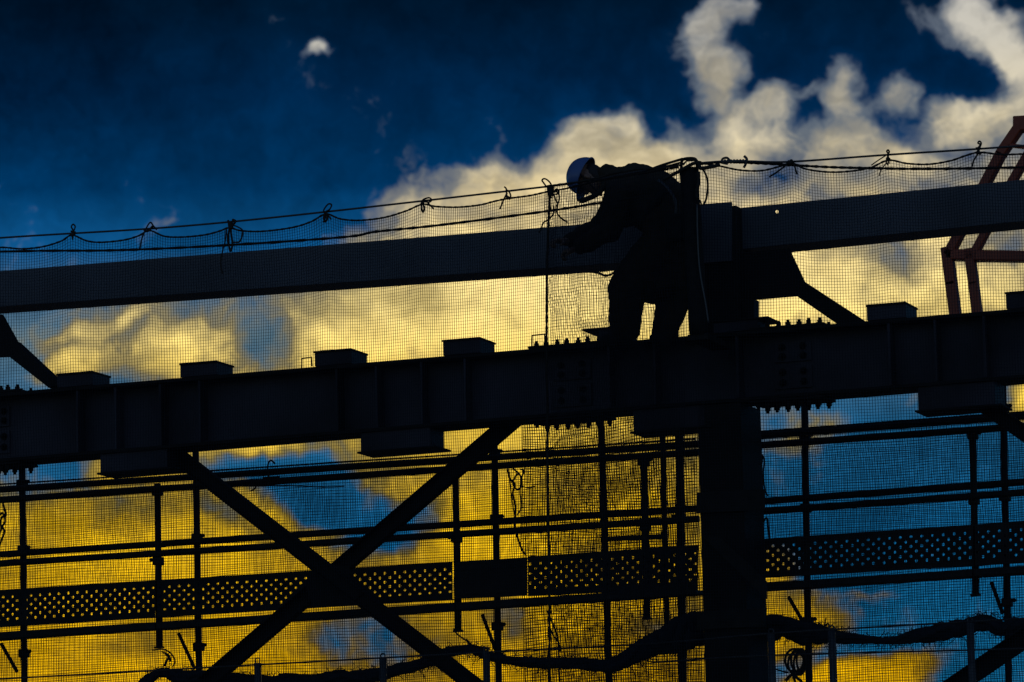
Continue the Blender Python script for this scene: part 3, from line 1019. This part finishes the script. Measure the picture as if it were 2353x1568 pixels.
hr = [(1256, 436), (1290, 428), (1380, 410), (1480, 392), (1560, 378), (1575, 368), (1598, 368)] + zoom([(130, 400), (250, 418), (400, 450), (550, 455), (680, 425), (760, 400), (850, 440), (1000, 460), (1150, 455), (1300, 430), (1425, 380), (1550, 405), (1700, 415), (1850, 395), (1960, 360), (2050, 340), (2200, 355), (2353, 350), (2550, 345), (2750, 320), (3300, 340), (3700, 270), (4300, 270)], .3359, 1562, 239)
xs0 = P(1256, 600, YN).x
xs1 = P(1600, 600, YN).x
def fold(x, z, v):
    """the overlap left of the post hangs in tight vertical folds"""
    a = np.clip((xs1 - x) / (xs1 - xs0), 0, 1)
    a = np.where(x < xs1, np.minimum(1, 3 * a), 0)
    s, d = wave(x, z, 21, 1.5, 2.0), wave(x, z, 22, 2.0, 1.5)
    fx = 0.0040 * np.sin(x * 34 + 2.6 * np.sin(z * 2.3)) + 0.011 * np.sin(z * 11 + x * 7) + 0.006 * np.sin(z * 23 - x * 5)
    fy = 0.022 * np.cos(x * 34 + 1.2 * np.sin(z * 1.3))
    g = np.clip(v / 0.3, 0.25, 1)
    tri = np.abs(((z + 0.35 * x) / 0.62) % 2 - 1) - 0.5
    fx = fx + 0.075 * tri * np.clip((x - xs0) / 0.2, 0, 1) * np.clip((xs1 - x) / 0.2, 0, 1)
    return (0.008 * s * (1 - a) + a * g * fx, (0.018 * d) * (1 - a) + a * g * fy - 0.03 * a, 0.008 * wave(x, z, 23, 2, 2) + 0.01 * a * np.sin(x * 9 + z * 5))
make_net(hr, YN - 0.004, 4.1, 'fine black safety net hung from the top wire, from seam cord to right edge', fold,
         across=[(1256, .0170), (1560, .0172), (1640, .0190), (2353, .0182)], pitch=0.0198, r=0.0018, rh=0.0014)

def baggy(seed, k=1.0):
    def f(x, z, v):
        g = np.clip(v / 0.15, 0, 1)
        return (0.012 * k * wave(x, z, seed, 3, 4) + 0.002 * k * wave(x, z, seed + 5, 22, 16), 0.05 * k * g * wave(x, z, seed + 1, 3, 3), g * (0.020 * k * wave(x, z, seed + 2, 2.5, 6) + 0.003 * k * wave(x, z, seed + 6, 9, 26)))
    return f
YK = 1.15
make_net(two((236, 1098), (1555, 1012), L0, 1600), YK, 2.4, 'slack second net behind the scaffold, left of the column', baggy(40), pitch=0.0172, across=0.0152, r=0.0016, rh=0.0022)
make_net(two((1743, 992), (2200, 958), 1700, R2), YK, 2.5, 'slack second net behind the scaffold, right of the column', baggy(60), pitch=0.0172, across=0.0152, r=0.0016, rh=0.0022)
make_net([(1195, 962), (1300, 955), (1420, 948), (1604, 935)], YK - 0.25, 2.5, 'crumpled third net layer hanging left of the column', baggy(80, 1.3), pitch=0.020, across=0.0185, r=0.0031, rh=0.0030)

# ------------------------------------------------------------------ cord ties
def tie(parts, label, Y=YN - 0.02):
    mb = MB()
    for pts, r in parts:
        mb.tube(spline(PP(pts, Y), 8), r, 6)
    tag(mb.build('cord_tie', M['rope']), label, 'cord tie', 'cord ties holding the net to the top wire')
K = 0.0058
z1 = lambda p: zoom(p, .3359, 0, 459.5)
z2 = lambda p: zoom(p, .3359, 781, 349)
z3 = lambda p: zoom(p, .3359, 1562, 239)
tie([(z1([(498, 275), (492, 235), (500, 210), (488, 185), (500, 168), (514, 182), (508, 205), (497, 225), (500, 260)]), K), (z1([(485, 240), (512, 236)]), .012), (z1([(485, 215), (515, 222)]), .008)], 'cord tie with one upright round loop, leftmost on the wire')
tie([(z1([(958, 335), (965, 285), (980, 240), (1000, 195), (1028, 155), (1050, 180), (1072, 205)]), K), (z1([(985, 205), (1010, 215), (1045, 180)]), .008)], 'cord tie with a long tail down to the thick rope, second from left')
tie([(z1([(1560, 140), (1570, 190), (1560, 260), (1575, 350), (1590, 300), (1580, 200), (1610, 150), (1590, 135)]), .008), (z1([(1580, 170), (1625, 185), (1660, 215), (1640, 285), (1590, 290)]), K), (z1([(1548, 200), (1540, 285), (1525, 340), (1510, 430), (1522, 505)]), K), (z1([(1575, 150), (1580, 200)]), .02)], 'bushy cord tie with a thick knot, dangling across the box beam')
tie([(z1([(2222, 95), (2215, 70), (2245, 30), (2268, 35), (2255, 65), (2228, 85), (2222, 130), (2210, 155)]), K), (z1([(2225, 80), (2240, 120), (2225, 150), (2215, 120), (2228, 90)]), .008), (z1([(2235, 90), (2265, 135)]), K)], 'cord tie with a slanting leaf-shaped loop, left of the bright cloud edge')
tie([(z2([(560, 340), (575, 325), (610, 315), (627, 330), (610, 345), (570, 345), (558, 380), (568, 415), (578, 385), (565, 350)]), K), (z2([(600, 345), (620, 370), (642, 392)]), K), (z2([(556, 350), (572, 356)]), .012)], 'cord tie with a flat loop over the wire, above the bright cloud')
tie([(z2([(1125, 240), (1138, 255), (1142, 300), (1160, 325), (1168, 300), (1155, 270), (1140, 262)]), K), (z2([(1145, 280), (1120, 330), (1095, 392)]), K), (z2([(1138, 305), (1160, 318)]), .011)], 'cord tie with one straight tail, left of the seam cord')
z9 = lambda p: zoom(p, .1406, 1231.6, 386)
tie([(z9([(165, 300), (120, 240), (100, 205), (130, 178), (180, 195), (235, 250), (250, 300), (240, 400), (225, 560), (240, 680)]), K), (z9([(200, 285), (210, 400), (235, 500)]), .012),
     (z9([(255, 290), (250, 380), (245, 460)]), .02), (z9([(290, 430), (320, 520), (355, 590), (340, 680), (350, 750), (420, 830), (515, 890)]), K), (z9([(270, 400), (340, 395), (378, 450), (375, 540), (330, 640)]), K), (z9([(285, 620), (290, 740), (210, 840), (120, 900), (85, 1000), (50, 1060)]), K), (z9([(300, 375), (345, 345), (365, 400), (320, 440)]), K)],
    'tangled cord tie with a big loop at the seam, next to the worker\'s helmet')
tie([(z3([(612, 500), (660, 470), (720, 425), (760, 385), (775, 400), (790, 440), (802, 482)]), K), (z3([(740, 400), (770, 405)]), .016)], 'cord tie with two spread tails, first right of the post')
tie([(z3([(1425, 420), (1415, 395), (1425, 345), (1416, 325), (1425, 316), (1433, 328), (1426, 350), (1432, 410)]), K), (z3([(1412, 375), (1438, 378)]), .01), (z3([(1310, 420), (1360, 385), (1415, 350)]), .004), (z3([(1420, 400), (1385, 440), (1362, 492)]), .004)], 'cord tie with a small eye loop over a thin slanting cord')
tie([(z3([(2050, 345), (2038, 310), (2055, 280), (2040, 268), (2050, 256), (2062, 270), (2052, 300), (2040, 340), (2010, 390), (2000, 430)]), K), (z3([(2030, 330), (2060, 340)]), .012), (z3([(2025, 305), (2058, 300)]), .008)], 'cord tie with an upright eye loop, nearest the crane frame')
z10 = lambda p: zoom(p, .1172, 1507.3, 340)
tie([(z10([(880, 400), (950, 470), (1005, 620), (1015, 800), (985, 1000), (930, 1120)]), .007), (z10([(820, 1000), (870, 1050), (895, 1140)]), .006), (z10([(830, 470), (835, 700), (800, 860), (815, 1000)]), .012),
     (z10([(150, 620), (300, 540), (440, 470), (560, 400), (760, 300), (880, 330)]), .012), (z10([(-100, 420), (150, 330), (480, 230), (520, 215)]), .009), (z10([(860, 260), (850, 330), (880, 400), (1100, 370), (1250, 330)]), .013), (z10([(100, 430), (300, 340), (470, 290)]), .006)],
    'cords and gathered net edge lashed around the head of the post')

# loose cords among the scaffold
def loose(name, parts, Y, label, cat='cord', group=None):
    mb = MB()
    for pts, r in parts: mb.tube(spline(PP(pts, Y), 8), r, 6)
    tag(mb.build(name, M['rope']), label, cat, group)
z5 = lambda p: zoom(p, .4138, 781.2, 919)
z4 = lambda p: zoom(p, .3376, 0, 1038.5)
z7 = lambda p: zoom(p, .3376, 1562, 1038.5)
loose('hanging_cord', [(z5([(930, 385), (945, 440), (970, 470), (960, 520), (975, 600), (970, 690), (985, 760), (1010, 830), (1030, 860)]), .008), (z5([(960, 380), (1000, 420), (1010, 470), (985, 500), (960, 460), (985, 410)]), .007), (z5([(1005, 440), (1000, 520), (1010, 590), (985, 640)]), .006), (z5([(1010, 480), (1050, 490), (1080, 480)]), .005), (z5([(1000, 385), (1020, 395), (1010, 430)]), .006), (z5([(940, 400), (950, 520), (968, 640)]), .005)], YF - 0.1, 'tangled cord hanging from the rails beside the middle scaffold post')
loose('hanging_cord', [(z5([(1150, 1170), (1180, 1240), (1205, 1310), (1225, 1400)]), .007), (z5([(1170, 1170), (1160, 1240), (1180, 1300), (1215, 1350)]), .006), (z5([(1210, 1350), (1222, 1568)]), .005)], YF - 0.1, 'thin cords trailing below the deck left of the lone post')
loose('hanging_cord', [(z4([(18, 340), (30, 390), (40, 430), (10, 450), (5, 500), (30, 540), (10, 600), (-5, 640)]), .009), (z4([(-10, 430), (20, 420), (35, 470), (15, 510), (-5, 560)]), .008)], YF - 0.1, 'knotted cord hanging at the left edge below the rails')
loose('hanging_cord', [(z7([(545, 0), (560, 60), (545, 120), (560, 200), (555, 300)]), .008), (z7([(560, 20), (575, 60), (568, 160), (580, 260), (600, 300)]), .006)], YF - 0.1, 'frayed cord along the right side of the column')
loose('hanging_cord', [(z7([(560, 490), (590, 450), (600, 500), (612, 590)]), .007), (z7([(980, 1200), (995, 1130)]), .005), (z7([(985, 1190), (1010, 1170), (1020, 1210)]), .006)], 0.3, 'loose cord ends beside the column and on the rolled net')
loose('wire_hook', [(z4([(1828, 160), (1822, 110), (1830, 70), (1848, 60), (1872, 82)]), .0065), (z4([(1790, 178), (1900, 170)]), .008), (z4([(1705, 268), (1735, 250), (1745, 225)]), .006), (z4([(1700, 235), (1950, 230), (2200, 240), (2341, 235)]), .005), (z4([(1830, 230), (1830, 150)]), .007)], YF - 0.1, 'bent wire hook standing on the rail left of the crossing', 'hook')
coil = []
for k in range(5):
    cx_, cy_ = 780 + k * 12, 1420 + (k % 2) * 20
    coil.append((z7([(cx_ + 62 * math.cos(a) * (1 - .12 * k), cy_ + 78 * math.sin(a)) for a in np.linspace(0, 6.6, 14)]), .008))
coil.append((z7([(720, 1560), (760, 1520), (800, 1540), (830, 1568), (840, 1600)]), .011))
coil.append((z7([(640, 1475), (700, 1495), (740, 1500)]), .006))
coil.append((z7([(780, 1480), (775, 1530), (800, 1600)]), .009))
loose('cord_coil', coil, 0.0, 'coiled cord hanging beside the column at the bottom edge', 'cord')
loose('hanging_cord', [(z4([(1120, 1460), (1135, 1420), (1150, 1400), (1125, 1370)]), .01), (z4([(1040, 1350), (1110, 1345), (1160, 1370), (1190, 1420), (1180, 1460)]), .006), (z4([(1100, 1360), (1150, 1385), (1160, 1430)]), .006)], 0.4, 'tuft of net and cord rising from the rolled net at left')
loose('hanging_cord', [(z5([(630, 1270), (650, 1300), (690, 1330), (720, 1345)]), .006), (z5([(700, 1330), (725, 1360), (760, 1370), (830, 1385)]), .009)], 0.4, 'short cord tying the rolled net beside the long brace')

# ------------------------------------------------------------------ the worker
def blob(chains, name, mat, parent, voxel, smooth=6, rough=None):
    """tapered limbs fused into one continuous skin"""
    bm = bmesh.new()
    for ch in chains:
        for i in range(len(ch)):
            p, r = ch[i]
            r = max(r, 1e-3)
            bmesh.ops.create_icosphere(bm, subdivisions=2, radius=r, matrix=Matrix.Translation(p))
            if i + 1 < len(ch):
                p2, r2 = ch[i + 1]
                d = p2 - p
                if d.length < 1e-4: continue
                st = max(1, int(d.length / (min(r, r2) * 0.35)))
                for k in range(1, st):
                    t = k / st
                    bmesh.ops.create_icosphere(bm, subdivisions=2, radius=r + (r2 - r) * t, matrix=Matrix.Translation(p.lerp(p2, t)))
    me = bpy.data.meshes.new(name)
    bm.to_mesh(me); bm.free()
    o = bpy.data.objects.new(name, me)
    COL.objects.link(o)
    rm = o.modifiers.new('r', 'REMESH'); rm.mode = 'VOXEL'; rm.voxel_size = voxel
    sm = o.modifiers.new('s', 'SMOOTH'); sm.iterations = smooth; sm.factor = 0.5
    dg = bpy.context.evaluated_depsgraph_get()
    me2 = bpy.data.meshes.new_from_object(o.evaluated_get(dg))
    me2.name = name
    bpy.data.objects.remove(o)
    if rough:
        a, f = rough
        ns = [v.normal.copy() for v in me2.vertices]
        for v, nn in zip(me2.vertices, ns):
            q = v.co * f
            v.co += nn * (a * (noise.noise(Vector((q.x, q.y, q.z * 0.55))) + 0.5 * noise.noise(q * 2.3)))
    for p in me2.polygons: p.use_smooth = True
    if parent is not None: me2.transform(parent.matrix_world.inverted())
    return link(name, me2, mat, parent)

def worker():
    YW = -0.30
    def J(x, y, dy=0.0): return P(x, y, YW + dy)
    feet = J(1485, 780)
    # one continuous body: head, neck, trunk, arms with hands, legs
    crown = Vector((-0.90, 0, 0.40)).normalized()
    face = Vector((-0.40, 0, -0.90)).normalized()
    hc = J(1351, 408)
    body = [
        [(J(1530, 492), .10), (J(1490, 458), .115), (J(1440, 432), .12), (J(1405, 418), .07), (J(1385, 412), .055), (hc - crown * 0.05, .06)],
        [(hc, .082), (hc + crown * .045, .085), (hc - crown * .02 + face * .015, .078)],
        [(hc - crown * .05 + face * .03, .062), (hc - crown * .085 + face * .055, .036), (hc - crown * .105 + face * .065, .022)],
        [(hc - crown * .02 + face * .08, .014), (hc - crown * .032 + face * .102, .015)],
        [(hc - crown * .066 + face * .084, .014), (hc - crown * .07 + face * .088, .012)],
    ]
    for s in (-1, 1):
        body.append([(hc - crown * .015 + Vector((0, .083 * s, 0)), .018), (hc - crown * .04 + Vector((0, .084 * s, 0)), .014)])
        body.append([(hc + crown * .012 + face * .062 + Vector((0, .03 * s, 0)), .019)])
    sh = {-1: J(1425, 445, -.19), 1: J(1425, 440, .19)}
    el_ = {-1: J(1402, 532, -.22), 1: J(1385, 520, .16)}
    wr = {-1: J(1325, 571, -.24), 1: J(1300, 556, -.16)}
    hand_dir = {-1: (J(1296, 582, -.25) - wr[-1]).normalized(), 1: (J(1272, 552, -.24) - wr[1]).normalized()}
    for s in (-1, 1):
        body.append([(J(1435, 432, s * .12), .09), (sh[s], .062), (el_[s], .045), (wr[s], .03)])
        h = hand_dir[s]
        side = Vector((0, s, 0)).cross(h).normalized()
        up = side if side.z > 0 else -side
        across = h.cross(up).normalized()
        palm = wr[s] + h * .05
        for k in (-1, 0, 1):
            body.append([(wr[s] + h * .02, .021), (palm + across * .022 * k, .017), (palm + h * .035 + across * .026 * k, .0135)])
        for k, (ln, sp) in enumerate(((.058, -1.5), (.068, -.5), (.064, .5), (.050, 1.5))):
            b = palm + h * .036 + across * .0172 * sp
            k1 = b + (h * .75 - up * .55).normalized() * ln * .45
            k2 = k1 + (h * .0 - up * .95).normalized() * ln * .34
            k3 = k2 + (-h * .75 - up * .5).normalized() * ln * .28
            body.append([(b, .0105), (k1, .0095), (k2, .0088), (k3, .0075)])
        tb = palm - h * .02 - across * .03
        t1 = tb + (h * .5 - across * .6 - up * .4).normalized() * .034
        t2 = t1 + (h * .8 - up * .7).normalized() * .03
        body.append([(tb, .015), (t1, .0115), (t2, .0095)])
    hipn, hipf = J(1510, 540, -.10), J(1555, 545, .10)
    kn, kf = J(1442, 655, -.12), J(1560, 655, .12)
    an, af = J(1434, 758, -.11), J(1530, 762, .12)
    for (a, b, c, y) in ((hipn, kn, an, -.11), (hipf, kf, af, .12)):
        body.append([(J(1530, 500), .10), (a, .085), (b, .062), (c, .042)])
        toe = c + (Vector((-.13, 0, -.055)) if y < 0 else Vector((-.04, -.12, -.055)))
        body.append([(c, .042), (c + Vector((.02, 0, -.05)), .038), (toe, .03)])
    root = blob(body, 'person', M['skin'], None, 0.0055, 3)
    root['category'] = 'person'
    tag(root, 'worker in white helmet and dark baggy work clothes bending over the girder', 'person')
    # jacket
    jk = [
        [(J(1540, 468), .145), (J(1500, 445), .150), (J(1460, 428), .148), (J(1432, 425), .130), (J(1404, 410), .085), (J(1396, 402), .075)],
        [(J(1540, 452), .12), (J(1500, 425), .12), (J(1455, 410), .10)],
        [(J(1440, 450), .14), (J(1500, 490), .15), (J(1545, 500), .15)],
        [(J(1425, 465), .12), (J(1440, 490), .10)],
    ]
    for s in (-1, 1):
        jk.append([(J(1440, 432, s * .11), .115), (sh[s], .092), (el_[s].lerp(sh[s], .45), .085), (el_[s], .076), (el_[s].lerp(wr[s], .5), .066), (wr[s].lerp(el_[s], .12), .052)])
    blob(jk, 'jacket', M['jacket'], root, 0.010, 4, (0.018, 12))
    # baggy work trousers
    tr_ = [
        [(J(1540, 480), .15), (J(1530, 540), .165), (J(1520, 600), .17), (J(1515, 640), .16)],
        [(J(1522, 515, -.07), .14), (J(1520, 560, -.1), .14), (J(1470, 625, -.12), .15), (J(1445, 665, -.12), .14), (J(1440, 715, -.115), .118), (J(1437, 752, -.11), .104)],
        [(J(1555, 560, .1), .14), (J(1560, 640, .12), .135), (J(1546, 700, .12), .118), (J(1534, 740, .12), .110), (J(1529, 758, .12), .104)],
        [(J(1500, 625), .16), (J(1498, 650), .14)],
    ]
    blob(tr_, 'trousers', M['trousers'], root, 0.011, 4, (0.018, 9))
    # boots
    for (c, tx, ty) in ((an, -.14, 0), (af, -.04, -.13)):
        blob([[(c + Vector((0, 0, .02)), .062), (c + Vector((.02, 0, -.045)), .05), (c + Vector((tx * .45, ty * .45, -.052)), .046), (c + Vector((tx, ty, -.062)), .036)]], 'boot', M['black'], root, 0.008, 3)
    # waist belt with pouch and buckle
    wb = J(1522, 478)
    ax = (J(1440, 430) - J(1530, 492)).normalized()
    u = ax.cross(Vector((0, 1, 0))).normalized()
    ring = [wb + (u * .172 * math.cos(a) + Vector((0, 1, 0)) * .172 * math.sin(a)) for a in np.linspace(0, 2 * math.pi, 33)]
    MB().tube(ring, 0.024, 8, cap=False).build('safety_belt', M['black'], root)
    pch = J(1555, 520, -.17)
    MB().box(pch - Vector((.07, .05, .10)), pch + Vector((.07, .05, .08))).build('tool_pouch', M['black'], root, 0.02)
    MB().tube(spline(PP([(1512, 415), (1532, 432), (1548, 455), (1553, 480), (1550, 502)], YW - .175), 6), .012, 8).build('harness_strap', M['reflect'], root)
    # helmet: dome, peak, sweat band, chin strap
    hb = hc + crown * .032
    side = Vector((0, 1, 0))
    dome = MB()
    nu_, nv_ = 32, 12
    for (sc_, flip) in ((1.0, 1), (0.955, -1)):
        vs = []
        for j in range(nv_ + 1):
            ph = j / nv_ * math.pi / 2
            for i in range(nu_):
                a = 2 * math.pi * i / nu_
                cr_ = math.cos(ph) ** 0.85
                ridge = 1 + 0.03 * math.cos(3 * a) * math.sin(2 * ph) ** 2
                vs.append(hb + face * (.132 * cr_ * math.cos(a) * sc_ * ridge) + side * (.112 * cr_ * math.sin(a) * sc_) + crown * (.128 * math.sin(ph) * sc_ - .012))
        fs = []
        for j in range(nv_):
            for i in range(nu_):
                i2 = (i + 1) % nu_
                fs.append((j * nu_ + i, j * nu_ + i2, (j + 1) * nu_ + i2, (j + 1) * nu_ + i))
        dome.add(vs, fs, True)
    h_ = dome.build('helmet', M['helmet'], root)
    # rolled rim and the peak over the eyes
    inv = root.matrix_world
    rim = [hb + face * (.134 * math.cos(a)) + side * (.114 * math.sin(a)) - crown * .012 for a in np.linspace(0, 2 * math.pi, 41)]
    q = MB().tube(rim, .005, 6, cap=False).build('helmet_rim', M['helmet'], root)
    q.parent = h_
    pk = MB()
    vs, fs = [], []
    aa = np.linspace(-1.05, 1.05, 17)
    for a in aa:
        vs.append(hb + face * (.130 * math.cos(a)) + side * (.110 * math.sin(a)) - crown * .012)
    for a in aa:
        k = .042 * math.cos(a * 1.4)
        vs.append(hb + face * ((.134 + k) * math.cos(a)) + side * ((.112 + k * .4) * math.sin(a)) - crown * (.020 + .010 * math.cos(a)))
    for i in range(16): fs.append((i, i + 1, 18 + i, 17 + i))
    pk.add(vs, fs, True)
    q = pk.build('helmet_peak', M['helmet'], root)
    sm = q.modifiers.new('t', 'SOLIDIFY'); sm.thickness = .004
    q.parent = h_
    stp = spline([hb + side * .105 - crown * .01, hc - crown * .08 + side * .07 + face * .05, hc - crown * .135 + face * .085, hc - crown * .08 - side * .07 + face * .05, hb - side * .105 - crown * .01], 8)
    q = MB().tube(stp, .006, 6).build('chin_strap', M['black'], root)
    q.parent = h_
    hr_ = []
    for j in range(3):
        hr_.append([(hc - crown * (.02 + .03 * j) - face * .03, .072 - .006 * j)])
    blob(hr_, 'hair', M['hair'], root, .007, 3)
    # towel round the neck that hangs under the chin
    tw = spline([J(1398, 398, -.09), J(1380, 440, -.10), J(1348, 458, -.06), J(1336, 462, 0), J(1348, 458, .06), J(1380, 440, .10), J(1398, 398, .09)], 6)
    MB().tube(tw, .018, 8).build('neck_towel', M['jacket'], root)
    # drawn thin line: lanyard from belt to the beam
    ly = spline(PP([(1352, 624), (1376, 628), (1392, 634), (1412, 626), (1440, 600)], YW - .2), 6)
    MB().tube(ly, .008, 6, twist=TW).build('lanyard', M['rope'], root)
worker()
